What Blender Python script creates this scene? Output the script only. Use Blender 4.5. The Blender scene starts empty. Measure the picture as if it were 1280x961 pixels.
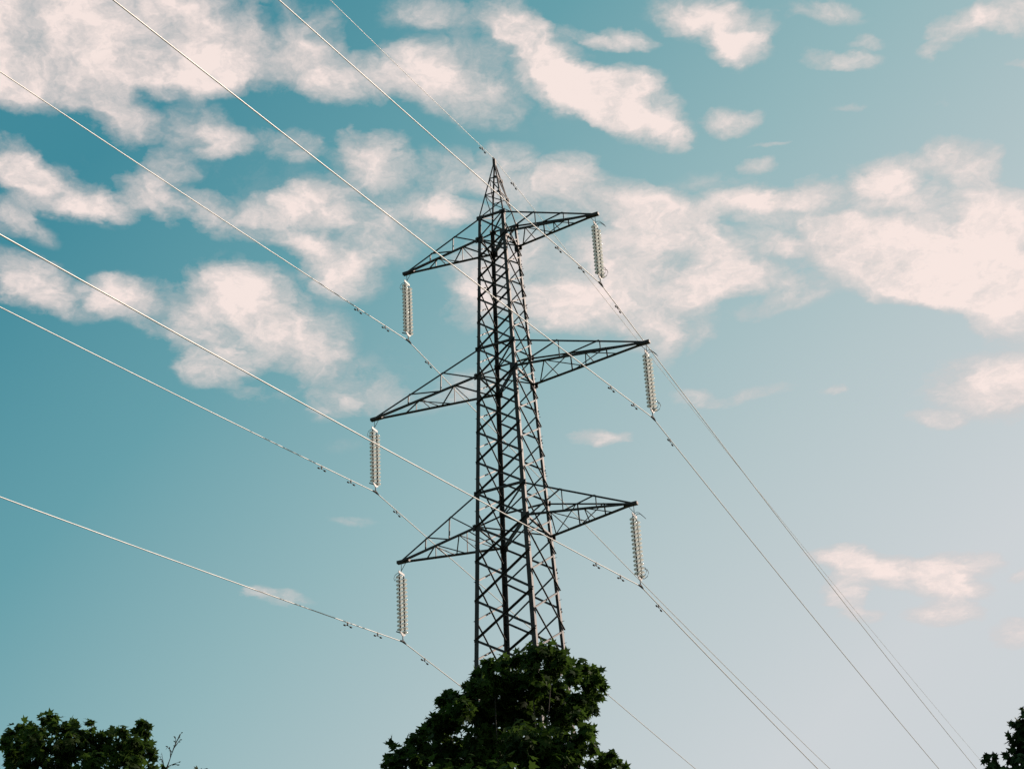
import bpy, bmesh, math, random
import numpy as np
from mathutils import Vector, Matrix

S = bpy.context.scene
COL = S.collection
random.seed(7)

# ------------------------------------------------------------------ measured dimensions (metres, angles in radians)
K = {'f': 2405.8991, 'pitch': 0.51168, 'roll': -0.05563, 'X': -0.21431, 'Y': 64.88611, 'phi': -0.42705, 'w1': 0.60821, 'w3': 1.04679, 'span1': 4.23526, 'span2': 5.85119, 'span3': 4.78896, 'zapex': 47.16591, 'ls': 3.20004, 'ts': -0.07178, 'z1': 42.96473, 'z1t': 44.00743, 'z2': 36.60569, 'z2t': 37.81915, 'z3': 30.15172, 'z3t': 31.53737, 'q1': 28.7621, 'q2': 27.20949, 'q3': 25.68262, 'q4': 24.19923, 'u1': 42.08351, 'u2': 41.08987, 'u3': 40.14664, 'u4': 39.03023, 'v1': 35.39096, 'v2': 34.13649, 'v3': 32.85261, 'an': -0.16937, 'bn': 0.0003, 'dn': 0.01639, 'af': -0.03196, 'bf': 0.0003, 'df': -0.03149, 'aEn': -0.13776, 'bEn': 0.0003, 'aEf': -0.00785, 'bEf': 0.0002, 'wr': 1.07739}
CAM_H = 1.6
W_PX, H_PX = 1280.0, 961.0

# ------------------------------------------------------------------ camera
cp, sp = math.cos(K['pitch']), math.sin(K['pitch'])
cr, sr = math.cos(K['roll']), math.sin(K['roll'])
FWD = Vector((0, cp, sp)); UP0 = Vector((0, -sp, cp)); RT0 = Vector((1, 0, 0))
RT = RT0 * cr + UP0 * sr
UP = -RT0 * sr + UP0 * cr
CAM = Vector((0, 0, CAM_H))
cam_data = bpy.data.cameras.new('camera'); cam = bpy.data.objects.new('camera', cam_data); COL.objects.link(cam)
cam_data.sensor_fit = 'HORIZONTAL'; cam_data.sensor_width = 36.0
cam_data.lens = K['f'] / W_PX * 36.0
cam_data.clip_start = 0.1; cam_data.clip_end = 20000
m = Matrix((RT, UP, -FWD)).transposed().to_4x4(); m.translation = CAM
cam.matrix_world = m
S.camera = cam

def ray(px, py):
    d = FWD + RT * ((px - 640) / K['f']) - UP * ((py - 480.5) / K['f'])
    return d.normalized()
def at(px, py, y):
    "point at forward ground distance y seen along a direction"
    d = ray(px, py)
    return CAM + d * (y / d.y)

# ------------------------------------------------------------------ light and view
SUN_AZ = math.radians(24)      # angle from +X towards +Y
SUN_EL = math.radians(27)
sun_dir = Vector((math.cos(SUN_AZ) * math.cos(SUN_EL), math.sin(SUN_AZ) * math.cos(SUN_EL), math.sin(SUN_EL)))
sd = bpy.data.lights.new('sun', 'SUN'); so = bpy.data.objects.new('sun', sd); COL.objects.link(so)
sd.energy = 5.0; sd.angle = math.radians(0.5); sd.color = (1.0, 0.83, 0.71)
so.rotation_euler = sun_dir.to_track_quat('Z', 'Y').to_euler()
so.location = (60, 20, 60)
S.view_settings.view_transform = 'Standard'; S.view_settings.look = 'None'
S.view_settings.exposure = 0.0; S.view_settings.gamma = 1.0
S.render.engine = 'CYCLES'
S.cycles.max_bounces = 3; S.cycles.transparent_max_bounces = 4

# ------------------------------------------------------------------ sky with clouds
# cloud patches: centre, two radii, turn, weight (read off the photograph as view directions, laid out on a cloud deck)
CLOUDS = [
 (60,45,150,72,0,1.5),(190,35,110,62,5,1.1),(20,20,100,80,0,1.3),(120,60,90,50,0,.8),(300,70,80,42,5,1),(375,55,68,42,30,1),(430,95,62,30,15,.85),
 (250,85,70,30,0,.8),(578,105,64,42,15,1.15),(505,88,45,26,0,.6),(125,120,55,38,40,.9),(155,150,36,26,50,.65),(50,98,75,34,0,.9),
 (236,164,48,30,5,.95),(272,178,30,20,0,.7),(188,250,38,22,40,1),(212,214,28,18,0,.55),(15,205,42,26,30,1),(70,238,75,24,22,1.1),(122,260,42,15,10,.55),
 (12,270,28,20,0,.6),(45,285,30,14,30,.35),(252,262,40,18,20,.5),(300,282,55,24,15,.55),(352,180,36,20,15,.45),(340,262,36,15,-10,.55),(378,190,20,12,0,.3),
 (468,200,40,32,30,.9),(440,195,30,24,0,.5),(402,255,42,22,5,.95),(376,300,34,24,45,.6),(405,330,42,24,35,.8),(462,300,52,30,20,.65),(440,350,34,24,0,.5),
 (415,232,30,14,0,.5),(325,398,95,48,20,1.1),(300,370,52,28,0,.85),(372,438,62,34,30,.9),(272,462,42,18,0,.9),(198,388,60,28,22,.8),(150,370,42,20,15,.7),
 (240,432,40,14,10,.5),(440,470,50,28,20,.4),(20,345,60,26,20,1),(80,378,58,20,15,.85),(330,490,40,12,0,.4),(415,505,28,14,0,.65),(468,500,34,22,0,.45),
 (556,264,50,14,0,.95),(560,215,44,26,0,.45),(605,345,44,34,0,.65),(585,385,36,24,0,.55),(640,190,34,14,0,.45),(530,500,60,14,-10,.3),(600,485,50,20,0,.3),
 (510,275,46,40,0,.3),
 (680,235,62,26,10,.9),(716,216,30,26,0,.9),(762,246,52,26,25,.9),(832,282,74,28,22,1),(800,292,70,32,10,.8),(905,262,55,16,-12,.75),(965,248,60,14,-10,.8),
 (1032,238,56,15,-8,.95),(995,270,60,18,0,.45),(900,225,60,14,-8,.3),(1110,222,40,22,0,1),(1128,250,42,18,0,.5),(740,335,90,36,10,.95),(720,388,72,28,5,.95),(692,385,42,28,0,.7),(800,345,60,36,20,.7),
 (830,402,58,34,10,1),(780,398,60,30,0,.8),(868,328,62,28,20,.7),(900,358,58,18,-15,.75),(870,372,50,22,-20,.6),(835,440,14,24,0,.5),(960,305,42,12,10,.7),
 (968,386,52,11,-10,.65),(930,332,60,20,10,.7),(1000,362,50,14,-5,.55),(650,300,30,30,0,.4),
 (1040,288,34,22,0,.8),(1062,325,60,24,10,.9),(1100,292,62,38,10,.9),(1130,332,80,38,5,1.1),(1205,350,90,32,5,1.1),(1255,330,70,44,0,1.2),(1262,385,38,40,0,1),
 (1215,265,54,26,0,.8),(1245,275,40,30,0,.7),(1150,368,60,14,0,.8),(1000,300,30,20,0,.3),
 (1200,206,42,24,12,1.15),(1225,480,62,32,-5,1.05),(1262,500,50,28,0,1),(1172,525,32,10,5,.7),(1275,465,30,20,0,.6),
 (748,547,30,8,2,.95),(870,498,28,9,0,.5),(942,496,48,7,-12,.6),(1040,490,16,5,0,.45),(560,478,24,8,0,.2),
 (650,25,34,26,20,.7),(690,90,48,28,50,1),(680,60,48,30,30,.8),(740,117,52,24,22,1),(790,135,62,26,18,1.05),(805,162,50,17,15,.8),(780,104,32,17,0,.85),
 (845,178,14,12,0,.4),(900,30,58,26,15,1),(880,12,60,20,0,.8),(915,62,38,18,10,.85),(775,48,32,13,0,.85),(740,42,30,8,20,.4),
 (1030,15,48,17,5,.9),(1050,74,36,9,5,.65),(1080,55,16,9,0,.5),(1200,30,32,18,-20,.9),(1170,65,26,9,-20,.55),(1262,15,38,26,0,1),(1276,80,12,6,0,.5),
 (920,147,34,18,-10,1.05),(950,211,22,9,-8,.75),(965,183,18,4,0,.45),(1048,140,16,5,0,.4),(1185,136,12,8,30,.35),
 (600,22,70,20,5,.55),(530,12,55,20,0,.5),(620,60,30,14,0,.25),(640,40,40,20,30,.4),
 (1052,695,34,11,0,.75),(1092,706,72,13,5,.9),(1150,720,74,20,8,1.1),(1202,706,42,14,0,1),(1058,740,25,20,40,.8),(1182,766,42,12,0,1),(1195,738,42,14,0,.8),
 (1075,768,24,8,0,.5),(1272,790,28,16,0,.8),(1276,718,12,8,0,.45),(345,746,36,9,12,.6),(318,738,14,9,0,.3),(445,651,22,7,0,.4),(410,520,26,10,0,.35),(430,560,20,8,0,.15),
 (900,305,150,55,5,.33),(1130,270,140,60,0,.3),(640,300,150,90,0,.2),(330,250,190,60,10,.2),(620,90,110,60,10,.2),(560,470,120,50,0,.15),
 (340,34,20,26,0,-.6),(97,12,12,12,0,-.6),(850,322,34,13,-5,-.7),(925,300,22,12,0,-.4),(95,45,8,16,0,-.3),(1110,268,22,8,0,-.3),
]
world = bpy.data.worlds.new('World'); S.world = world; world.cycles.sampling_method = 'MANUAL'; world.cycles.sample_map_resolution = 256; world.use_nodes = True
nt = world.node_tree; nt.nodes.clear()
def N(t, **kw):
    n = nt.nodes.new(t)
    for k, v in kw.items(): setattr(n, k, v)
    return n
def L(a, b): nt.links.new(a, b)
def math_(op, a, b=None, c=None, clamp=False):
    n = N('ShaderNodeMath', operation=op); n.use_clamp = clamp
    for i, v in enumerate((a, b, c)):
        if v is None: continue
        if isinstance(v, (int, float)): n.inputs[i].default_value = v
        else: L(v, n.inputs[i])
    return n.outputs[0]
def vmath(op, a, b=None):
    n = N('ShaderNodeVectorMath', operation=op)
    for i, v in enumerate((a, b)):
        if v is None: continue
        if isinstance(v, (tuple, list, Vector)): n.inputs[i].default_value = v
        else: L(v, n.inputs[i])
    return n
def maprange(v, a, b, c=0.0, d=1.0, smooth=True):
    n = N('ShaderNodeMapRange'); n.interpolation_type = 'SMOOTHSTEP' if smooth else 'LINEAR'
    L(v, n.inputs[0])
    for i, x in enumerate((a, b, c, d)): n.inputs[i + 1].default_value = x
    return n.outputs[0]
def mixc(f, a, b):
    n = N('ShaderNodeMix', data_type='RGBA')
    if isinstance(f, (int, float)): n.inputs[0].default_value = f
    else: L(f, n.inputs[0])
    for i, v in ((6, a), (7, b)):
        if isinstance(v, tuple): n.inputs[i].default_value = (*v, 1)
        else: L(v, n.inputs[i])
    return n.outputs[2]
geo = N('ShaderNodeTexCoord')
D = vmath('NORMALIZE', geo.outputs['Generated']).outputs[0]
sep = N('ShaderNodeSeparateXYZ'); L(D, sep.inputs[0])
zc = math_('MAXIMUM', sep.outputs[2], 0.04)
comb = N('ShaderNodeCombineXYZ')
L(math_('DIVIDE', sep.outputs[0], zc), comb.inputs[0]); L(math_('DIVIDE', sep.outputs[1], zc), comb.inputs[1])
P0 = comb.outputs[0]
def noise(vec, scale, detail, rough, lac=2.0, dist=0.0):
    n = N('ShaderNodeTexNoise'); L(vec, n.inputs['Vector'])
    n.inputs['Scale'].default_value = scale; n.inputs['Detail'].default_value = detail
    n.inputs['Roughness'].default_value = rough; n.inputs['Lacunarity'].default_value = lac
    n.inputs['Distortion'].default_value = dist
    return n
warp = noise(P0, 11.0, 5.0, 0.62)
w1 = vmath('SUBTRACT', warp.outputs['Color'], (0.5, 0.5, 0.5)).outputs[0]
w1s = vmath('SCALE', w1); w1s.inputs['Scale'].default_value = 0.07
P = vmath('ADD', P0, w1s.outputs[0]).outputs[0]
def deck(px, py):
    d = ray(px, py); return np.array([d.x / d.z, d.y / d.z])
O_ = deck(640, 480)
rel = vmath('SUBTRACT', P, (O_[0], O_[1], 0)).outputs[0]
sp_ = N('ShaderNodeSeparateXYZ'); L(rel, sp_.inputs[0]); X_, Y_ = sp_.outputs[0], sp_.outputs[1]
def quad_inputs(zero):
    "(x2, xy, y2) and (x, y, 1) for the ellipse equations"
    q = N('ShaderNodeCombineXYZ'); L(math_('MULTIPLY', X_, X_), q.inputs[0]); L(math_('MULTIPLY', X_, Y_), q.inputs[1]); L(math_('MULTIPLY', Y_, Y_), q.inputs[2])
    l = N('ShaderNodeCombineXYZ'); L(X_, l.inputs[0]); L(Y_, l.inputs[1])
    if zero is None: l.inputs[2].default_value = 1.0
    else: L(math_('MULTIPLY_ADD', zero, 1e-7, 1.0), l.inputs[2])
    return q.outputs[0], l.outputs[0]
BLOB = 1.48
acc = None
for ci, (cx, cy, rx, ry, ang, amp) in enumerate(CLOUDS):
    if ci % 22 == 0: QV, LV_ = quad_inputs(acc)      # batches keep the shader stack small
    c = deck(cx, cy) - O_; a = math.radians(ang)
    if max(rx, ry) < 46: amp *= 1.3
    u = (deck(cx + rx * math.cos(a), cy + rx * math.sin(a)) - deck(cx - rx * math.cos(a), cy - rx * math.sin(a))) / 2
    v = (deck(cx - ry * math.sin(a), cy + ry * math.cos(a)) - deck(cx + ry * math.sin(a), cy - ry * math.cos(a))) / 2
    Mi = np.linalg.inv(np.array([u, v]).T * BLOB)
    G = Mi.T @ Mi; g = G @ c
    d1 = vmath('DOT_PRODUCT', QV, (-G[0, 0], -2 * G[0, 1], -G[1, 1])).outputs['Value']
    d2 = vmath('DOT_PRODUCT', LV_, (2 * g[0], 2 * g[1], 1 - float(c @ g))).outputs['Value']
    k = math_('MAXIMUM', math_('ADD', d1, d2), 0.0)
    acc = math_('MULTIPLY', k, amp) if acc is None else math_('MULTIPLY_ADD', k, amp, acc)
# the same broken cloud goes on over the rest of the sky
dv = vmath('DOT_PRODUCT', D, tuple(FWD)).outputs['Value']
rest = maprange(dv, math.cos(math.radians(18.5)), math.cos(math.radians(23)), 0, 1)
gen = noise(P, 2.6, 3.0, 0.55)
genf = maprange(gen.outputs['Fac'], 0.42, 0.64, 0, 1.2)
field = math_('MULTIPLY_ADD', genf, rest, math_('MINIMUM', acc, 1.60))
hz = maprange(sep.outputs[2], 0.02, 0.16, 0, 1)
ws2 = vmath('SCALE', w1); ws2.inputs['Scale'].default_value = 0.045
DW = vmath('ADD', D, ws2.outputs[0]).outputs[0]
n1 = noise(DW, 19.0, 9.0, 0.67)
n2 = noise(DW, 70.0, 4.0, 0.62)
nn = math_('MULTIPLY_ADD', n2.outputs['Fac'], 0.42, n1.outputs['Fac'])       # about .675 mean
nn = math_('SUBTRACT', nn, 0.71)
dens = math_('MULTIPLY_ADD', nn, 3.1, field)
dens = math_('POWER', maprange(dens, 0.06, 1.78, 0, 1, False), 0.95)
dens = math_('MULTIPLY', dens, maprange(field, 0.0, 0.5, 0, 1))
dens = math_('MULTIPLY', dens, hz)

sky = N('ShaderNodeTexSky', sky_type='NISHITA'); sky.sun_disc = False
sky.sun_elevation = SUN_EL; sky.sun_rotation = math.pi / 2 - SUN_AZ
sky.altitude = 100; sky.air_density = 1.0; sky.dust_density = 1.6; sky.ozone_density = 2.0
SKY_STR = 0.10
TINT_ON = True
if TINT_ON:
    # colour grade of the clear sky: teal away from the sun, paler and warmer towards it and towards the horizon
    sh = Vector((sun_dir.x, sun_dir.y, 0)).normalized()
    side = vmath('DOT_PRODUCT', D, tuple(RT)).outputs['Value']
    hgt = vmath('DOT_PRODUCT', D, tuple(UP)).outputs['Value']
    # -0.27..0.27 across, -0.2..0.2 up
    t = math_('MULTIPLY_ADD', side, 1.55, 0.50)
    t = math_('MULTIPLY_ADD', hgt, -1.5, t)
    ramp = N('ShaderNodeValToRGB'); L(t, ramp.inputs[0])
    cr_ = ramp.color_ramp
    stops = [(-0.0, (0.052, 0.260, 0.330)), (0.25, (0.135, 0.360, 0.410)), (0.5, (0.300, 0.485, 0.510)), (0.75, (0.480, 0.585, 0.600)), (1.0, (0.635, 0.668, 0.685))]
    cr_.elements[0].position = 0; cr_.elements[0].color = (*stops[0][1], 1)
    cr_.elements[1].position = 1; cr_.elements[1].color = (*stops[-1][1], 1)
    for pos, c in stops[1:-1]:
        e_ = cr_.elements.new(pos); e_.color = (*c, 1)
    grade = vmath('SCALE', ramp.outputs[0]); grade.inputs['Scale'].default_value = 1 / SKY_STR
    clear = mixc(0.94, sky.outputs[0], grade.outputs[0])
else:
    clear = sky.outputs[0]
# cloud light: cream-pink, a little dimmer where thin
cb = maprange(math_('MULTIPLY_ADD', n1.outputs['Fac'], 0.9, dens), 0.75, 1.5, 0, 1, False)
ccol = mixc(cb, (0.68, 0.60, 0.58), (0.96, 0.81, 0.76))
cs_ = vmath('SCALE', ccol); cs_.inputs['Scale'].default_value = 1 / SKY_STR
final = mixc(math_('MULTIPLY', dens, 0.95), clear, cs_.outputs[0])
bg = N('ShaderNodeBackground'); bg.inputs[1].default_value = SKY_STR; L(final, bg.inputs[0])
out = N('ShaderNodeOutputWorld'); L(bg.outputs[0], out.inputs[0])

# ------------------------------------------------------------------ materials
def mat(name, base, rough=0.6, metal=0.0, var=0.0, scale=4.0, base2=None, bump=0.0, transl=0.0, spec=None, tcol=None):
    mt = bpy.data.materials.new(name); mt.use_nodes = True
    t = mt.node_tree; b = t.nodes['Principled BSDF']
    b.inputs['Roughness'].default_value = rough; b.inputs['Metallic'].default_value = metal
    b.inputs['Base Color'].default_value = (*base, 1)
    if spec is not None: b.inputs['Specular IOR Level'].default_value = spec
    src = None
    if base2:
        tc = t.nodes.new('ShaderNodeTexCoord'); no = t.nodes.new('ShaderNodeTexNoise')
        no.inputs['Scale'].default_value = scale; no.inputs['Detail'].default_value = 6
        t.links.new(tc.outputs['Object'], no.inputs['Vector'])
        mx = t.nodes.new('ShaderNodeValToRGB'); mx.color_ramp.elements[0].position = .35; mx.color_ramp.elements[1].position = .65
        mx.color_ramp.elements[0].color = (*base, 1); mx.color_ramp.elements[1].color = (*base2, 1)
        t.links.new(no.outputs['Fac'], mx.inputs[0]); t.links.new(mx.outputs[0], b.inputs['Base Color']); src = mx.outputs[0]
        if bump:
            bp = t.nodes.new('ShaderNodeBump'); bp.inputs['Strength'].default_value = bump
            t.links.new(no.outputs['Fac'], bp.inputs['Height']); t.links.new(bp.outputs[0], b.inputs['Normal'])
    if transl:
        tr = t.nodes.new('ShaderNodeBsdfTranslucent'); ms = t.nodes.new('ShaderNodeMixShader')
        ms.inputs[0].default_value = transl
        tr.inputs[0].default_value = (*tcol, 1) if tcol else (base[0] * 1.6, base[1] * 1.7, base[2] * .8, 1)
        o = t.nodes['Material Output']
        t.links.new(b.outputs[0], ms.inputs[1]); t.links.new(tr.outputs[0], ms.inputs[2]); t.links.new(ms.outputs[0], o.inputs[0])
    return mt
M_STEEL = mat('weathered_steel', (0.022, 0.017, 0.015), 0.48, 0.0, base2=(0.050, 0.036, 0.030), scale=3.0, spec=0.30)
M_FIT = mat('galvanised_fittings', (0.13, 0.13, 0.13), 0.5, 0.3, base2=(0.22, 0.21, 0.20), scale=20.0, spec=0.3)
M_ALU = mat('stranded_aluminium', (0.43, 0.42, 0.40), 0.45, 0.35, base2=(0.54, 0.52, 0.49), scale=1.0, spec=0.4)
M_DARK = mat('dark_iron', (0.035, 0.035, 0.038), 0.6, 0.0, base2=(0.06, 0.058, 0.055), scale=20.0, spec=0.2)
M_GLASS = mat('pale_green_glass', (0.96, 0.97, 0.93), 0.12, 0.0, spec=1.0, transl=0.55, tcol=(1.0, 1.0, .97))
M_CAP = mat('weathered_cap_iron', (0.07, 0.07, 0.072), 0.5, 0.0, base2=(0.13, 0.125, 0.12), scale=15.0, spec=0.3)
M_CONC = mat('concrete', (0.25, 0.24, 0.22), 0.9, base2=(0.36, 0.35, 0.32), scale=5.0, bump=.3)
M_LEAF = mat('maple_leaf', (0.015, 0.028, 0.007), 0.6, base2=(0.034, 0.060, 0.010), scale=1.3, transl=0.32, spec=0.05, tcol=(.07, .13, .02))
M_LEAF2 = mat('dark_leaf', (0.018, 0.032, 0.010), 0.6, base2=(0.035, 0.058, 0.015), scale=1.3, transl=0.12, spec=0.06)
M_BARK = mat('bark', (0.03, 0.025, 0.02), 0.95, base2=(0.06, 0.048, 0.038), scale=9.0, bump=.6)
M_GRASS = mat('meadow', (0.035, 0.055, 0.018), 0.95, base2=(0.07, 0.085, 0.035), scale=0.35, bump=.3)

# ------------------------------------------------------------------ object helpers
def link(name, me, m, parent=None, loc=None):
    o = bpy.data.objects.new(name, me); COL.objects.link(o)
    if m is not None and not me.materials: me.materials.append(m)
    if parent is not None: o.parent = parent
    if loc is not None: o.location = loc
    return o
def empty(name, loc, label, cat, group=None):
    o = bpy.data.objects.new(name, None); COL.objects.link(o); o.location = loc; o.empty_display_size = .3
    return tag(o, label, cat, group)
def tag(o, label, cat, group=None):
    o['label'] = label; o['category'] = cat
    if group: o['group'] = group
    return o
def mesh(name, vs, fs, smooth=False):
    me = bpy.data.meshes.new(name); me.from_pydata([tuple(v) for v in vs], [], fs); me.update()
    if smooth: me.polygons.foreach_set('use_smooth', [True] * len(me.polygons))
    return me
def angle_bar(p0, p1, da, db, w, t=0.012, w2=None):
    "steel angle: heel along p0-p1, one flange towards da, the other towards db"
    p0, p1 = Vector(p0), Vector(p1); ax = (p1 - p0).normalized(); w2 = w if w2 is None else w2
    a = (Vector(da) - ax * ax.dot(Vector(da))).normalized()
    b = Vector(db) - ax * ax.dot(Vector(db)); b = (b - a * a.dot(b)).normalized()
    prof = [(0, 0), (w, 0), (w, t), (t, t), (t, w2), (0, w2)]
    vs = [p + a * x + b * y for p in (p0, p1) for x, y in prof]
    fs = [(i, (i + 1) % 6, 6 + (i + 1) % 6, 6 + i) for i in range(6)]
    fs += [(3, 2, 1, 0), (5, 4, 3, 0), (6, 7, 8, 9), (6, 9, 10, 11)]
    return vs, fs
def bar(name, p0, p1, da, db, w, parent, m=None, t=0.012, ext=0.0, off=0.0, w2=None):
    p0, p1 = Vector(p0), Vector(p1); ax = (p1 - p0).normalized()
    o_ = Vector(db).normalized() * off
    vs, fs = angle_bar(p0 - ax * ext + o_, p1 + ax * ext + o_, da, db, w, t, w2)
    return link(name, mesh(name, vs, fs), m or M_STEEL, parent)
def tube_geo(pts, rad, seg=8, cap=True):
    pts = [Vector(p) for p in pts]; vs = []; fs = []
    ref = Vector((0, 0, 1))
    for i, p in enumerate(pts):
        d = (pts[min(i + 1, len(pts) - 1)] - pts[max(i - 1, 0)]).normalized()
        r = ref if abs(d.dot(ref)) < .95 else Vector((1, 0, 0))
        x = d.cross(r).normalized(); y = d.cross(x).normalized()
        q = rad[i] if isinstance(rad, (list, tuple)) else rad
        for k in range(seg):
            a = 2 * math.pi * k / seg
            vs.append(p + x * math.cos(a) * q + y * math.sin(a) * q)
    for i in range(len(pts) - 1):
        for k in range(seg):
            fs.append((i * seg + k, i * seg + (k + 1) % seg, (i + 1) * seg + (k + 1) % seg, (i + 1) * seg + k))
    if cap:
        fs.append(tuple(range(seg))[::-1]); n = (len(pts) - 1) * seg; fs.append(tuple(range(n, n + seg)))
    return vs, fs
def tube(name, pts, rad, m, parent=None, seg=8, smooth=True):
    vs, fs = tube_geo(pts, rad, seg); return link(name, mesh(name, vs, fs, smooth), m, parent)
def lathe(name, prof, seg=12, smooth=True):
    vs = []; fs = []
    for r, z in prof:
        for k in range(seg):
            a = 2 * math.pi * k / seg; vs.append((r * math.cos(a), r * math.sin(a), z))
    for i in range(len(prof) - 1):
        for k in range(seg):
            fs.append((i * seg + k, i * seg + (k + 1) % seg, (i + 1) * seg + (k + 1) % seg, (i + 1) * seg + k))
    fs.append(tuple(range(seg))[::-1]); n = (len(prof) - 1) * seg; fs.append(tuple(range(n, n + seg)))
    return mesh(name, vs, fs, smooth)
def box_geo(c, ax, ay, az, sx, sy, sz):
    c = Vector(c); vs = []
    for i in (-1, 1):
        for j in (-1, 1):
            for k in (-1, 1): vs.append(c + ax * sx / 2 * i + ay * sy / 2 * j + az * sz / 2 * k)
    fs = [(0, 1, 3, 2), (4, 6, 7, 5), (0, 4, 5, 1), (2, 3, 7, 6), (0, 2, 6, 4), (1, 5, 7, 3)]
    return vs, fs
def box(name, c, ax, ay, az, sx, sy, sz, m, parent=None):
    vs, fs = box_geo(c, ax, ay, az, sx, sy, sz); return link(name, mesh(name, vs, fs), m, parent)

# ------------------------------------------------------------------ ground
def build_ground():
    vs = []; fs = []; R = [0, 4, 10, 20, 40, 70, 110, 180, 300, 600, 1500, 6000]; n = 48
    rnd = random.Random(3)
    for r in R:
        for k in range(n):
            a = 2 * math.pi * k / n
            z = 0 if r < 5 or r > 320 else rnd.uniform(-.12, .05)
            vs.append((r * math.cos(a), r * math.sin(a) + 30, z - .05))
    for i in range(len(R) - 1):
        for k in range(n):
            fs.append((i * n + k, i * n + (k + 1) % n, (i + 1) * n + (k + 1) % n, (i + 1) * n + k))
    me = mesh('ground', vs, fs, True); bm = bmesh.new(); bm.from_mesh(me); bmesh.ops.remove_doubles(bm, verts=bm.verts, dist=1e-4)
    bmesh.ops.recalc_face_normals(bm, faces=bm.faces); bm.to_mesh(me); bm.free()
    o = link('ground', me, M_GRASS); o['kind'] = 'structure'; o['label'] = 'rough green meadow under the pylon and trees'
build_ground()

# ------------------------------------------------------------------ pylon
AX = Vector((math.cos(K['phi']), math.sin(K['phi']), 0))       # along the crossarms, towards the right
LN = Vector((-math.sin(K['phi']), math.cos(K['phi']), 0))      # along the line, away from the viewer
Z = Vector((0, 0, 1))
BASE = Vector((K['X'], K['Y'], 0))
CS = {'A': (-1, -1), 'B': (-1, 1), 'C': (1, -1), 'D': (1, 1)}
def zz(k): return K[k] + CAM_H
Z1, Z1T, Z2, Z2T, Z3, Z3T, ZTOP = zz('z1'), zz('z1t'), zz('z2'), zz('z2t'), zz('z3'), zz('z3t'), zz('zapex')
slope = (K['w3'] - K['w1']) / (Z1 - Z3)
W1T = K['w1'] + slope * (Z1 - Z1T)
def hw(z):
    if z <= Z1T: return K['w1'] + slope * (Z1 - z)
    return W1T + (0.045 - W1T) * (z - Z1T) / (ZTOP - .25 - Z1T)
def corner(c, z):
    s = CS[c]; w = hw(z); return Vector(AX * s[0] * w + LN * s[1] * w * K['wr'] + Z * z)

pylon = empty('pylon', BASE, 'tall tapering steel lattice pylon with three pairs of crossarms, rising behind the maple tree', 'pylon')

def out_dirs(c):
    s = CS[c]; return -AX * s[0], -LN * s[1]
for c in 'ABCD':
    da, db = out_dirs(c)
    zs = [0.25, Z3 - 6, Z3, Z2, Z1T]; ws = [.175, .165, .15, .13]
    for i in range(4):
        bar('leg', corner(c, zs[i]), corner(c, zs[i + 1]), da, db, ws[i], pylon, t=.016)
    bar('peak_leg', corner(c, Z1T), corner(c, ZTOP - .25), da, db, .055, pylon, t=.01)
    vs, fs = box_geo(corner(c, 0.1), AX, LN, Z, .9, .9, .5)
    link('footing', mesh('footing', vs, fs), M_CONC, pylon)

# primary panel points, top to bottom
prim = [Z1, zz('u1'), zz('u2'), zz('u3'), zz('u4'), Z2T, Z2, zz('v1'), zz('v2'), zz('v3'), Z3T, Z3, zz('q1'), zz('q2'), zz('q3'), zz('q4')]
z = prim[-1]; h = 1.52
while z > 2.2:
    h *= 1.03; z -= h; prim.append(max(z, .6))
mids = [(prim[i] + prim[i + 1]) / 2 for i in range(len(prim) - 1)]
mids = [Z1 + .42] + mids
def face_bars(c0, c1, zs, inward, w, mirror):
    a_dir = (corner(c1, 10) - corner(c0, 10)); a_dir.z = 0; a_dir.normalize()
    for i in range(len(zs) - 1):
        z0, z1 = zs[i], zs[i + 1]
        # falling bar lies inside, rising one outside
        wi = w * (1.0 if z0 > Z2 else 1.12 if z0 > Z3 else 1.25)
        bar('brace', corner(c0, z0) + inward * .02, corner(c1, z1) + inward * .02, Z, inward, wi, pylon, t=.008)
        bar('brace', corner(c0, z1) - inward * .012, corner(c1, z0) - inward * .012, -Z, -inward, wi * .88, pylon, t=.008)
face_bars('A', 'C', prim, LN, .066, False)
face_bars('B', 'D', prim, -LN, .066, False)
face_bars('A', 'B', mids, AX, .052, True)
face_bars('C', 'D', mids, AX, .052, True)

# crossing gussets and joint plates at the arm levels
def plate(cpt, n_, w, h_, name='gusset_plate'):
    n_ = Vector(n_); a = Z.cross(n_).normalized()
    box(name, cpt, a, n_, Z, w, .014, h_, M_STEEL, pylon)
for zl in (Z1, Z1T, Z2, Z2T, Z3, Z3T):
    for c in 'ABCD':
        s = CS[c]; big = zl in (Z1, Z2, Z3)
        q = corner(c, zl)
        plate(q + LN * s[1] * .014 - AX * s[0] * .06, LN, .34 if big else .26, .26 if big else .2)
        plate(q + AX * s[0] * .014 - LN * s[1] * .05, AX, .26 if big else .2, .24 if big else .18)
# bolted plates where the side braces meet legs
for i, zl in enumerate(mids[1:17]):
    for c in 'BD':
        s = CS[c]
        plate(corner(c, zl) + AX * (-s[0] * .02) - LN * s[1] * .07, AX, .14, .1, 'joint_plate')
for i, zl in enumerate(prim[1:17]):
    for c in 'AC':
        s = CS[c]
        plate(corner(c, zl) - AX * s[0] * .06 + LN * s[1] * .004, LN, .14, .11, 'joint_plate')

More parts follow.
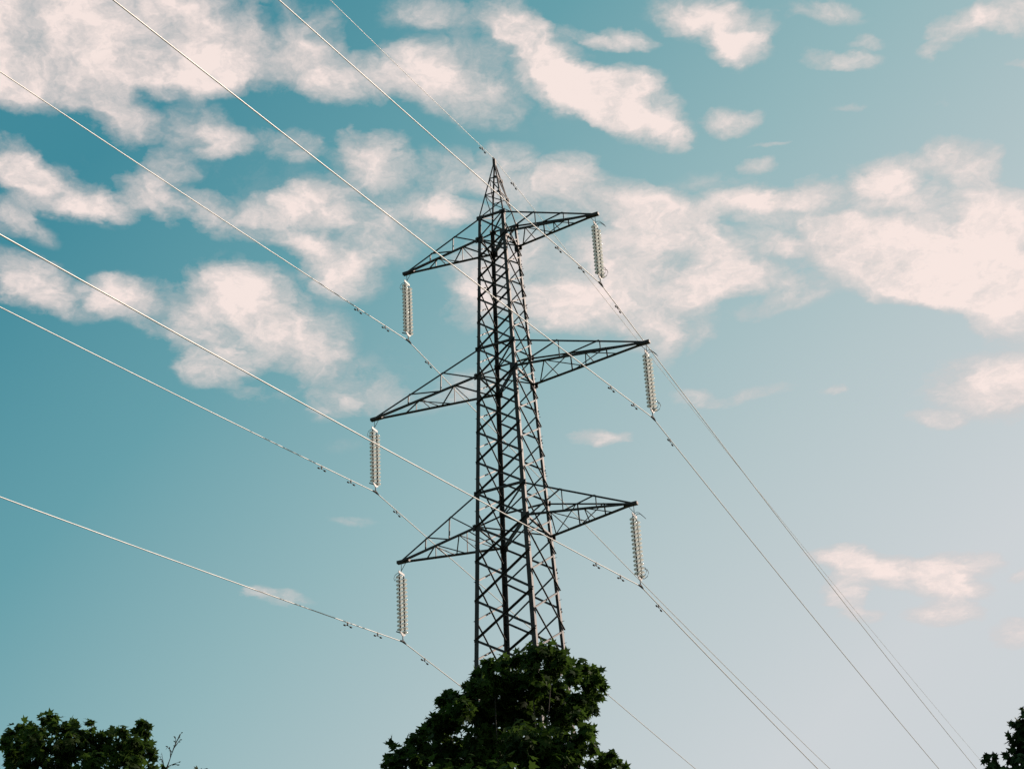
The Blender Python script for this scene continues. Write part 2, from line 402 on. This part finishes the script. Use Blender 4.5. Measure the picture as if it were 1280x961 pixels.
# horizontal rings and plan bracing
for zl in (Z1, Z2, Z3):
    for a, b, d in (('A', 'B', AX), ('C', 'D', -AX)):
        bar('ring_bar', corner(a, zl), corner(b, zl), Z, d, .08, pylon)
    for off in (-.06, .06):
        bar('plan_brace', corner('B', zl) + Z * off, corner('C', zl) + Z * off, Z, AX + LN, .055, pylon, t=.008)
    bar('plan_brace', corner('A', zl) + Z * .02, corner('D', zl) + Z * .02, Z, AX - LN, .06, pylon, t=.008)
for zl in (Z1T, Z2T, Z3T):
    bar('ring_bar', corner('A', zl), corner('C', zl), Z, LN, .08, pylon)
    bar('ring_bar', corner('B', zl), corner('D', zl), Z, -LN, .08, pylon)
    bar('plan_brace', corner('B', zl), corner('C', zl), Z, AX, .05, pylon, t=.008)
# between bottom and top chords the uppermost bay is braced star-like
for a, b, n_ in (('A', 'C', LN), ('B', 'D', -LN)):
    bar('brace', corner(a, Z1T), corner(b, Z1), Z, n_, .06, pylon, t=.008)
    bar('brace', corner(a, Z1) - n_ * .012, corner(b, Z1T) - n_ * .012, Z, -n_, .06, pylon, t=.008)
# peak
pk = [Z1T, Z1T + (ZTOP - Z1T) * .385, Z1T + (ZTOP - Z1T) * .66]
for a, b, n_ in (('A', 'C', LN), ('B', 'D', -LN), ('A', 'B', AX), ('C', 'D', -AX)):
    for i in (1, 2):
        bar('peak_brace', corner(a, pk[i]), corner(b, pk[i]), Z, n_, .034, pylon, t=.008)
    bar('peak_brace', corner(a, pk[2]) + n_ * .01, corner(b, pk[1]) + n_ * .01, Z, n_, .032, pylon, t=.008)
    bar('peak_brace', corner(a, pk[1]) + n_ * .01, corner(b, (pk[0] + pk[1]) / 2), Z, n_, .032, pylon, t=.008)
    bar('peak_brace', corner(a, pk[0]) + n_ * .01, corner(b, (pk[0] + pk[1]) / 2), Z, n_, .032, pylon, t=.008)
for c in 'CD':
    for i in (1, 2):
        plate(corner(c, pk[i]) + AX * .012, AX, .16, .13, 'joint_plate')
        plate(corner(c, pk[i]) - AX * .04, LN, .15, .13, 'joint_plate')
box('peak_cap', (0, 0, ZTOP - .2), AX, LN, Z, .12, .12, .34, M_STEEL, pylon)

# step bolts up the right-hand legs
me_bolt = mesh('step_bolt', *tube_geo([(0, 0, 0), (.075, 0, 0)], .009, 6))
zb = 20.0; k = 0
while zb < Z1T:
    c = 'D'; q = corner(c, zb)
    o = link('step_bolt', me_bolt, M_STEEL, pylon)
    o.location = q; o.rotation_euler = (0, 0, math.atan2(AX.y, AX.x) if k % 2 == 0 else math.atan2(LN.y, LN.x))
    zb += .42; k += 1

# ------------------------------------------------------------------ crossarms
TIPS = {}
def lerp(a, b, t): return a + (b - a) * t
for lv, zb_, zt_ in (('1', Z1, Z1T), ('2', Z2, Z2T), ('3', Z3, Z3T)):
    for side, s in (('L', -1), ('R', 1)):
        T = AX * s * K['span' + lv] + Z * (zb_ + K['ts'])
        TIPS[(lv, side)] = T
        n0, f0 = ('A', 'B') if s < 0 else ('C', 'D')
        bn, bf, tn, tf = corner(n0, zb_), corner(f0, zb_), corner(n0, zt_), corner(f0, zt_)
        e = {'bn': T - LN * .07, 'bf': T + LN * .07, 'tn': T - LN * .05 + Z * .07, 'tf': T + LN * .05 + Z * .07}
        bar('crossarm_chord', bn, e['bn'], Z, LN, .07, pylon, t=.014)
        bar('crossarm_chord', bf, e['bf'], Z, -LN, .10, pylon, t=.014)
        bar('crossarm_chord', tn, e['tn'], -Z, LN, .07, pylon)
        bar('crossarm_chord', tf, e['tf'], -Z, -LN, .05, pylon)
        for bb, tt, eb, et, n_ in ((bn, tn, e['bn'], e['tn'], LN), (bf, tf, e['bf'], e['tf'], -LN)):
            for u in (.34, .655):
                bar('crossarm_strut', lerp(tt, et, u), lerp(bb, eb, u), AX * s, n_, .042, pylon, t=.007)
            bar('crossarm_lacing', lerp(tt, et, .34), lerp(bb, eb, .03), Z, n_, .045, pylon, t=.007)
            bar('crossarm_lacing', lerp(tt, et, .655), lerp(bb, eb, .34), Z, n_, .042, pylon, t=.007)
        A_ = lambda u: lerp(bn, e['bn'], u)
        B_ = lambda u: lerp(bf, e['bf'], u)
        for p_, q_ in ((A_(.22), B_(.04)), (A_(.22), B_(.22)), (A_(.22), B_(.46)), (A_(.54), B_(.46)), (A_(.54), B_(.76)), (A_(.54), B_(.54))):
            bar('crossarm_lacing', p_ + Z * .01, q_ + Z * .01, AX, Z, .04, pylon, t=.007)
        box('crossarm_tip', T + Z * .03 - AX * s * .10, AX, LN, Z, .52, .16, .11, M_STEEL, pylon)

# ------------------------------------------------------------------ wires
LS = K['ls']
def wire_pts(key, side, smax):
    if key == 'E': P_ = Z * ZTOP
    else: P_ = TIPS[key] - Z * LS
    dd = K['dn'] if side == 'n' else K['df']
    d = ((-LN if side == 'n' else LN) + AX * dd).normalized()
    if key == 'E': a, b = (K['aEn'], K['bEn']) if side == 'n' else (K['aEf'], K['bEf'])
    else: a, b = (K['an'], K['bn']) if side == 'n' else (K['af'], K['bf'])
    out_ = []
    n = 110
    for i in range(n + 1):
        s = smax * (i / n) ** 1.6
        out_.append(P_ + d * s + Z * (a * s + b * s * s))
    f = lambda s: P_ + d * s + Z * (a * s + b * s * s)
    return out_, f
me_weight = lathe('damper_weight', [(.010, -.07), (.028, -.066), (.033, -.02), (.028, .04), (.014, .055)], 10)
def damper(par, f, s0, org, first=[None]):
    c = f(s0) - org; d = (f(s0 + .1) - f(s0 - .1)).normalized(); up = (Z - d * d.z).normalized(); x = d.cross(up)
    root = box('vibration_damper', c - up * .05, d, x, up, .05, .035, .14, M_DARK, par)
    pts = [c - up * .11 + d * t_ - up * (.25 * abs(t_) ** 1.6) for t_ in (-.24, -.16, -.08, 0, .08, .16, .24)]
    tube('messenger_cable', pts, .009, M_DARK, root, 6)
    for sg in (-1, 1):
        w = link('damper_weight', me_weight, M_DARK, root)
        w.location = pts[0 if sg < 0 else -1]
        w.rotation_euler = (d * sg).to_track_quat('Z', 'Y').to_euler()
WNAMES = {
 ('1', 'L'): 'aluminium conductor hanging under the left upper crossarm of the pylon',
 ('1', 'R'): 'aluminium conductor clamped below the right upper crossarm, passing in front of the pylon peak',
 ('2', 'L'): 'aluminium conductor clamped below the left middle crossarm, the longest left arm',
 ('2', 'R'): 'aluminium conductor clamped below the right middle crossarm, crossing in front of the left upper arm',
 ('3', 'L'): 'lowest aluminium conductor, clamped below the left lower crossarm and running behind the maple',
 ('3', 'R'): 'aluminium conductor clamped below the right lower crossarm, crossing in front of the pylon body',
}
for key in [('1', 'L'), ('1', 'R'), ('2', 'L'), ('2', 'R'), ('3', 'L'), ('3', 'R'), 'E']:
    near, fn = wire_pts(key, 'n', 230); far, ff = wire_pts(key, 'f', 330)
    org = near[0]
    pts = [p - org for p in near[::-1]] + [p - org for p in far[1:]]
    # soften the bend at the clamp
    m_ = len(near) - 1
    pts[m_] = (pts[m_ - 1] + pts[m_ + 1]) / 2 * .5 + pts[m_] * .5
    vs, fs = tube_geo(pts, 0.0175 if key != 'E' else .010, 8)
    w = link('conductor' if key != 'E' else 'earth_wire', mesh('wire', vs, fs, True), M_ALU)
    w.location = BASE + org
    if key == 'E':
        tag(w, 'thin earth wire passing over the very peak of the pylon', 'earth wire')
        box('wire_clamp', Vector((0, 0, -.03)), AX, LN, Z, .05, .26, .08, M_DARK, w)
        damper(w, fn, 1.15, org); damper(w, ff, 1.95, org)
    else:
        tag(w, WNAMES[key], 'power line', 'conductors strung along the pylon line')
        g, fg = tube_geo([fn(.26) - org, fn(.12) - org + Z * .012, Vector((0, 0, .02)), ff(.12) - org + Z * .012, ff(.26) - org], [.02, .04, .05, .04, .02], 8)
        link('suspension_clamp', mesh('suspension_clamp', g, fg, True), M_DARK, w)
        damper(w, fn, 1.98, org); damper(w, fn, 4.2, org); damper(w, ff, 1.8, org)

# ------------------------------------------------------------------ insulators (double strings)
PITCH = .163; ND = 14
me_shell = lathe('glass_disc', [(.03, .034), (.07, .028), (.112, .012), (.132, -.010), (.130, -.022), (.114, -.014), (.10, -.026), (.088, -.012), (.066, -.024), (.045, -.008), (.03, -.01)], 14)
me_cap = lathe('cap', [(.016, .108), (.030, .104), (.035, .07), (.038, .036), (.026, -.002), (.030, -.012), (.026, -.034), (.014, -.046), (.012, -.06)], 10)
SEP = .34
LINKH = .44
def make_insulators(key):
    s = -1 if key[1] == 'L' else 1
    arm = {'1': 'upper', '2': 'middle', '3': 'lower'}[key[0]]
    sd_ = {'L': 'left', 'R': 'right'}[key[1]]
    root = empty('insulator_set', BASE + TIPS[key],
                 'double string of glass insulator discs hanging from the %s %s crossarm' % (sd_, arm), 'insulator', 'insulator strings hung from the crossarm tips')
    # V link from the tip
    tube('hanger_link', [(AX * -s * .0) + Z * 0, Z * -LINKH * .9], .012, M_DARK, root, 6)
    tube('hanger_link', [AX * -s * .24 + Z * .02, Z * -LINKH * .75, Z * -LINKH * .9], .011, M_DARK, root, 6)
    box('yoke_plate', Z * -(LINKH + .0), LN, AX, Z, SEP + .10, .02, .10, M_FIT, root)
    top = -LINKH - .13
    for sg in (-1, 1):
        st = tube('insulator_string', [LN * sg * SEP / 2 + Z * (top + .12), LN * sg * SEP / 2 + Z * (top - ND * PITCH + .02)], .013, M_DARK, root, 6)
        for i in range(ND):
            z_ = top - PITCH * (i + .45)
            g = link('glass_disc', me_shell, M_GLASS, st); g.location = LN * sg * SEP / 2 + Z * z_
            cdisc = link('metal_cap', me_cap, M_CAP, st); cdisc.location = LN * sg * SEP / 2 + Z * z_
    bot = top - ND * PITCH
    vs = []; fs = []
    tri = [LN * (SEP / 2 + .06) + Z * bot, LN * -(SEP / 2 + .06) + Z * bot, LN * -.05 + Z * (bot - .13), LN * .05 + Z * (bot - .13)]
    vs = [p + AX * .012 for p in tri] + [p - AX * .012 for p in tri]
    fs = [(0, 1, 2, 3), (7, 6, 5, 4)] + [(i, 4 + i, 4 + (i + 1) % 4, (i + 1) % 4) for i in range(4)]
    link('yoke_plate', mesh('yoke_plate', vs, fs), M_FIT, root)
    tube('clamp_link', [Z * (bot - .1), Z * (-LS + .02)], .02, M_FIT, root, 8)
    # arcing horns, reaching outwards
    O = AX * s
    if s < 0:
        h1 = [O * .02 + Z * (-LINKH), O * .12 + Z * (-LINKH + .02), O * .24 + Z * (-LINKH - .04), O * .29 + Z * (-LINKH - .16), O * .26 + Z * (-LINKH - .27)]
        h2 = [O * .0 + Z * (bot + .0), O * .12 + Z * (bot + .04), O * .27 + Z * (bot + .12)]
        r2 = .022
    else:
        h1 = [O * .0 + Z * (-LINKH), O * .10 + Z * (-LINKH + .07), O * .2 + Z * (-LINKH + .04), O * .32 + Z * (-LINKH - .10), O * .40 + Z * (-LINKH - .2)]
        h2 = [O * .0 + Z * (bot - .02), O * .13 + Z * (bot - .06), O * .25 + Z * (bot + .0), O * .31 + Z * (bot + .13), O * .27 + Z * (bot + .26), O * .17 + Z * (bot + .3)]
        r2 = .011
    for dy in (-.07, .07):
        tube('arcing_horn', [p + LN * dy for p in h1], .010, M_DARK, root, 6)
    for dy in ((0,) if s < 0 else (-.09, .09)):
        tube('arcing_horn', [p + LN * dy for p in h2], r2, M_DARK, root, 6)
for key in TIPS: make_insulators(key)

# ------------------------------------------------------------------ trees
HALF = [(0, 0), (.2, -.07), (.5, .06), (.31, .28), (.55, .62), (.18, .52), (0, 1.0)]
OUT = [(x, y) for x, y in HALF] + [(-x, y) for x, y in HALF[-2:0:-1]]
def leaf_template():
    vs = [(0, .34, .0)] + [(x, y, -.22 * abs(x) - .10 * max(y - .4, 0)) for x, y in OUT]
    fs = [(0, 1 + i, 1 + (i + 1) % len(OUT)) for i in range(len(OUT))]
    return np.array(vs), np.array(fs)
LV, LF = leaf_template()
OV = np.array([(0, 0, 0), (.22, .3, -.05), (.2, .65, -.06), (0, 1, -.02), (-.2, .65, -.06), (-.22, .3, -.05)]); OF = np.array([(0, 1, 5), (1, 2, 5), (2, 4, 5), (2, 3, 4)])
def foliage(name, clumps, seed, density, size, parent, m, tv=LV, tf=LF, small=()):
    "leaves through the volume of many overlapping boughs; clumps: centre, radii"
    rng = np.random.default_rng(seed); PV = []; cen = []
    for c, r in clumps:
        r = np.array(r, float); n = int(12 * density * (r.prod() ** (1 / 3)) ** 2.1)
        d = rng.normal(size=(n, 3)); d /= np.linalg.norm(d, axis=1)[:, None]
        rad = 1 - rng.random(n) ** 1.5 * .75
        rad *= 1 + .10 * np.sin(5 * d[:, 0] + 3 * d[:, 2] + c[0] * 7) + .13 * rng.normal(size=n)
        pos = np.array(c) + d * rad[:, None] * r
        cen.append(np.hstack([pos, d]))
    A = np.vstack(cen); pos, d = A[:, :3], A[:, 3:]; n = len(pos)
    nrm = d * .55 + np.array([0, 0, .55]) + rng.normal(size=(n, 3)) * .45
    nrm /= np.linalg.norm(nrm, axis=1)[:, None]
    tip = d * np.array([1, 1, .2]) + np.array([0, 0, -.65]) + rng.normal(size=(n, 3)) * .4
    tip -= nrm * (tip * nrm).sum(1)[:, None]; tip /= np.linalg.norm(tip, axis=1)[:, None]
    sx = np.cross(tip, nrm); sc = size * rng.uniform(.65, 1.2, n)
    V = pos[:, None, :] + sc[:, None, None] * (tv[None, :, 0, None] * sx[:, None, :] + (tv[None, :, 1, None] - .3) * tip[:, None, :] + tv[None, :, 2, None] * nrm[:, None, :])
    k = len(tv); F = (tf[None] + (np.arange(n) * k)[:, None, None]).reshape(-1, 3); V = V.reshape(-1, 3)
    me = bpy.data.meshes.new(name); me.vertices.add(len(V)); me.vertices.foreach_set('co', V.ravel().astype(np.float32))
    me.loops.add(len(F) * 3); me.loops.foreach_set('vertex_index', F.ravel().astype(np.int32))
    me.polygons.add(len(F)); me.polygons.foreach_set('loop_start', np.arange(0, len(F) * 3, 3, dtype=np.int32))
    me.update(calc_edges=True)
    o = link(name, me, m, parent); o['kind'] = 'stuff'
    return o, pos, nrm, tip, sc
def make_tree(name, label, root_xy, outline, Y, fill, seed, size, m, maple=True, dens=190, fill_dens=90, n_leaf=0, jit=1.2, trunk_r=.22, group=None):
    rnd = random.Random(seed)
    base = Vector((root_xy[0], root_xy[1], 0))
    root = empty(name, base, label, 'tree', group)
    cl = []
    for o_ in outline:
        px, py, rp = o_[:3]; yy = Y + (o_[3] if len(o_) > 3 else rnd.uniform(-jit, jit) * min(1, rp / 14))
        p = at(px, py, yy); r = rp * (p - CAM).length / K['f']
        cl.append((p - base, (r, r * 1.15, r * .92)))
    fillc = [((Vector(c)), r) for c, r in fill]
    tv, tf = (LV, LF) if maple else (OV, OF)
    crown, pos, nrm, tip, sc = foliage('crown', cl, seed, dens / (size ** 2) * .02, size, root, m, tv, tf)
    inner, *_ = foliage('lower_crown', fillc, seed + 1, fill_dens / (size ** 2) * .02, size * 1.15, root, m, tv, tf)
    # trunk and limbs
    topz = max(c[0].z for c in cl); mid = Vector((0, 0, topz * .38))
    k0 = [Vector((0, 0, -.1)), Vector((.05, .02, topz * .2)), mid]
    tube('trunk', k0, [trunk_r * 1.35, trunk_r, trunk_r * .8], M_BARK, root, 10)
    targets = sorted(cl, key=lambda c: -c[1][0])[:16] + fillc[:5]
    for c, r in targets:
        c = Vector(c); b1 = mid.lerp(c, .3) + Vector((rnd.uniform(-.3, .3), rnd.uniform(.4, 1.0), topz * .03))
        b2 = mid.lerp(c, .7) + Vector((rnd.uniform(-.2, .2), rnd.uniform(.3, .8), topz * .0))
        tube('limb', [mid - Z * rnd.uniform(0, .8), b1, b2, c], [trunk_r * .45, trunk_r * .24, trunk_r * .10, .008], M_BARK, root, 7)
    # single leaves that can be picked out along the outline
    if n_leaf:
        me = bpy.data.meshes.new('leaf'); me.from_pydata([tuple(v) for v in tv * size * np.array([1, 1, 1])], [], [tuple(int(x) for x in f) for f in tf]); me.materials.append(m)
        outl = [c for c in cl if c[1][0] < .42]
        for i in range(n_leaf):
            c, r = outl[i % len(outl)]
            d = Vector((rnd.gauss(0, 1), rnd.gauss(0, .8), rnd.gauss(.5, .8))).normalized()
            p = Vector(c) + Vector((d.x * r[0], d.y * r[1], d.z * r[2])) * rnd.uniform(1.0, 1.22)
            o = link('leaf', me, m, crown); o.location = p
            o.rotation_euler = (rnd.uniform(1.6, 4.2), rnd.uniform(-.9, .9), rnd.uniform(0, 6.28)); o.scale = (rnd.uniform(.7, 1.1),) * 3
    return root

mc = [ # centre maple, boughs by direction: x, y, radius
 (671,816,13),(684,814,12),(659,825,14),(699,822,11),(646,824,9),(626,828,8),(612,832,10),(600,842,9),(690,835,16),(708,826,9),
 (727,836,10),(741,841,9),(748,848,7),(752,857,6),(735,853,13),(716,845,12),(748,871,6),(738,872,12),(742,886,7),(722,876,15),(733,890,7),
 (720,895,10),(738,916,9),(730,918,12),(740,935,8),(722,934,14),(763,945,8),(754,950,8),(772,953,6),(742,957,9),(757,962,10),(776,962,6),
 (665,850,24),(640,850,20),(618,852,18),(600,860,14),(690,865,24),(703,895,22),(650,885,34),(610,890,30),(585,872,9),(568,873,9),(561,866,6),(578,885,15),
 (560,885,9),(551,876,6),(560,900,17),(545,898,6),(538,903,8),(545,915,15),(528,916,7),(518,923,6),(512,926,4),(530,935,15),(514,938,8),(500,941,7),(489,928,2.6),(491,934,3.2),
 (486,948,7),(496,955,12),(480,957,4),(520,955,18),(560,945,32),(610,940,36),(660,935,36),(700,935,24),(715,950,14),(697,955,18),(583,858,4),(592,850,5),
]
Y1 = 34.0
b1_ = at(640, 961, Y1)
def fill_for(cxm, ztop, zbot, w, n, seed, yr=2.6, rm=1.0):
    r = random.Random(seed); out_ = []
    for i in range(n):
        t = r.random(); zc_ = zbot + (ztop - zbot) * t
        wr = w * math.sin(math.pi * (.18 + .72 * (1 - t))) 
        rr = r.uniform(.8, 1.25) * rm
        out_.append(((cxm + r.uniform(-1, 1) * max(wr - rr, .1), r.uniform(-yr, yr), zc_), (rr, rr, rr * .85)))
    for i in range(18):          # the shoulder that joins the top boughs to the rest of the crown
        rr = r.uniform(.9, 1.2) * rm; a_ = r.random() * 6.28; q_ = r.random() ** .5
        out_.append(((cxm + math.cos(a_) * q_ * w * .62, math.sin(a_) * q_ * yr * .8, ztop + (.35 - r.uniform(0, 1.3)) * rm), (rr, rr, rr * .9)))
    return out_
zlim = lambda px, py, Y: at(px, py, Y).z
make_tree('maple_tree', 'large dark maple tree in front of the pylon base, green light on its right side', (b1_.x, Y1), mc, Y1,
          fill_for(0, zlim(640, 961, Y1) - 1.5, 5.0, 4.6, 46, 5), 11, .17, M_LEAF, True, 250, 34, 200)
mlf = [
 (9,930,8),(14,918,9),(26,909,8),(37,915,10),(50,915,9),(57,900,7),(66,897,7),(70,908,11),(84,912,9),(93,906,5),(97,915,7),(104,925,11),(110,905,4),(114,903,4),(113,913,4),
 (115,922,6),(130,921,9),(143,915,7),(154,916,9),(165,927,11),(170,914,5),(178,904,5.5),(184,908,5),(181,919,8),(186,930,8),(190,940,6),(192,948,6),(175,938,14),(150,935,18),
 (120,938,20),(85,932,22),(50,930,20),(28,930,17),(18,945,12),(12,955,6),(35,955,20),(75,960,22),(120,960,22),(160,958,20),(190,960,9),(205,963,5),(14,940,8),(5,928,4),
]
Y2 = 33.0; b2_ = at(100, 961, Y2)
make_tree('maple_tree', 'dark leafy tree in the lower left corner with a knobbly top', (b2_.x, Y2), mlf, Y2,
          fill_for(0, zlim(100, 961, Y2) - 1.5, 4.5, 2.4, 26, 9, 1.8), 23, .15, M_LEAF, True, 185, 36, 110, jit=.8)
mrt = [
 (1279,890,5),(1281,902,9),(1263,904,2.2),(1268,905,2.5),(1273,908,5),(1279,918,9),(1263,922,3),(1267,925,4),(1273,927,6),(1281,935,11),(1266,939,4),(1258,946,3),(1264,948,6),
 (1272,948,8),(1284,955,14),(1268,956,4),(1275,965,10),(1235,944,3),(1233,950,3),(1242,948,3),(1238,955,4),(1245,957,4),(1252,962,6),(1262,963,6),(1236,961,5),(1244,968,10),(1300,910,20),(1310,940,30),(1290,975,20),
 (1320,900,20),(1340,930,30),
]
Y3 = 27.0; b3_ = at(1330, 961, Y3)
make_tree('broadleaf_tree', 'dark ragged tree cut off by the lower right corner', (b3_.x, Y3), mrt, Y3,
          fill_for(0.3, zlim(1300, 961, Y3) - 1.3, 4.0, 2.6, 30, 31, 1.8), 41, .12, M_LEAF2, True, 190, 30, 60, jit=.5)

# small tree between, just reaching into view
Y4 = 33.5; b4_ = at(249, 961, Y4)
make_tree('young_tree', 'tiny leafy tree top just showing at the bottom edge right of the bare twigs', (b4_.x, Y4), [(245,961,2.6),(250,964,4),(257,963,2.6),(250,972,8),(245,985,12),(258,985,12)], Y4,
          fill_for(0, zlim(249, 990, Y4) - .7, 6, .9, 14, 51, .8, .5), 61, .13, M_LEAF2, True, 200, 50, 0, jit=.2, trunk_r=.08)
# bare sapling beside the left tree
Y5 = 32.0
def pt(px, py, dy=0): return at(px, py, Y5 + dy)
bs = pt(206, 985); sap = empty('bare_sapling', (bs.x, Y5, 0), 'thin nearly bare twigs sticking up beside the left tree', 'sapling')
o0 = Vector((bs.x, Y5, 0))
tube('stem', [Vector((0, 0, -.05)), Vector((.03, 0, 5)), pt(206, 985) - o0, pt(209, 958) - o0, pt(217, 935) - o0, pt(225, 917) - o0], [.06, .045, .022, .014, .010, .005], M_BARK, sap, 6)
for a, b in (((209, 958), (224, 953)), ((206, 975), (203, 942)), ((213, 946), (211, 932)), ((217, 935), (226, 926)), ((219, 930), (219, 920)), ((221, 926), (227, 916)), ((215, 940), (208, 934)), ((204, 955), (200, 946)), ((217, 955), (223, 958))):
    p, q = pt(*a) - o0, pt(*b) - o0
    q = q + Vector((0, random.uniform(-.1, .1), 0))
    tube('twig', [p, p.lerp(q, .5) + Vector((.01, 0, .01)), q], [.008, .006, .003], M_BARK, sap, 5)
    rnd_ = random.Random(a[0])
    me = bpy.data.meshes.get('bud_leaf')
    if me is None:
        me = bpy.data.meshes.new('bud_leaf'); me.from_pydata([tuple(v) for v in OV * .045], [], [tuple(int(x) for x in f) for f in OF]); me.materials.append(M_LEAF2)
    for k in range(4):
        o = link('leaf', me, M_LEAF2, sap); o.location = p.lerp(q, .3 + .22 * k); o.rotation_euler = (rnd_.uniform(0, 6), rnd_.uniform(0, 6), rnd_.uniform(0, 6))
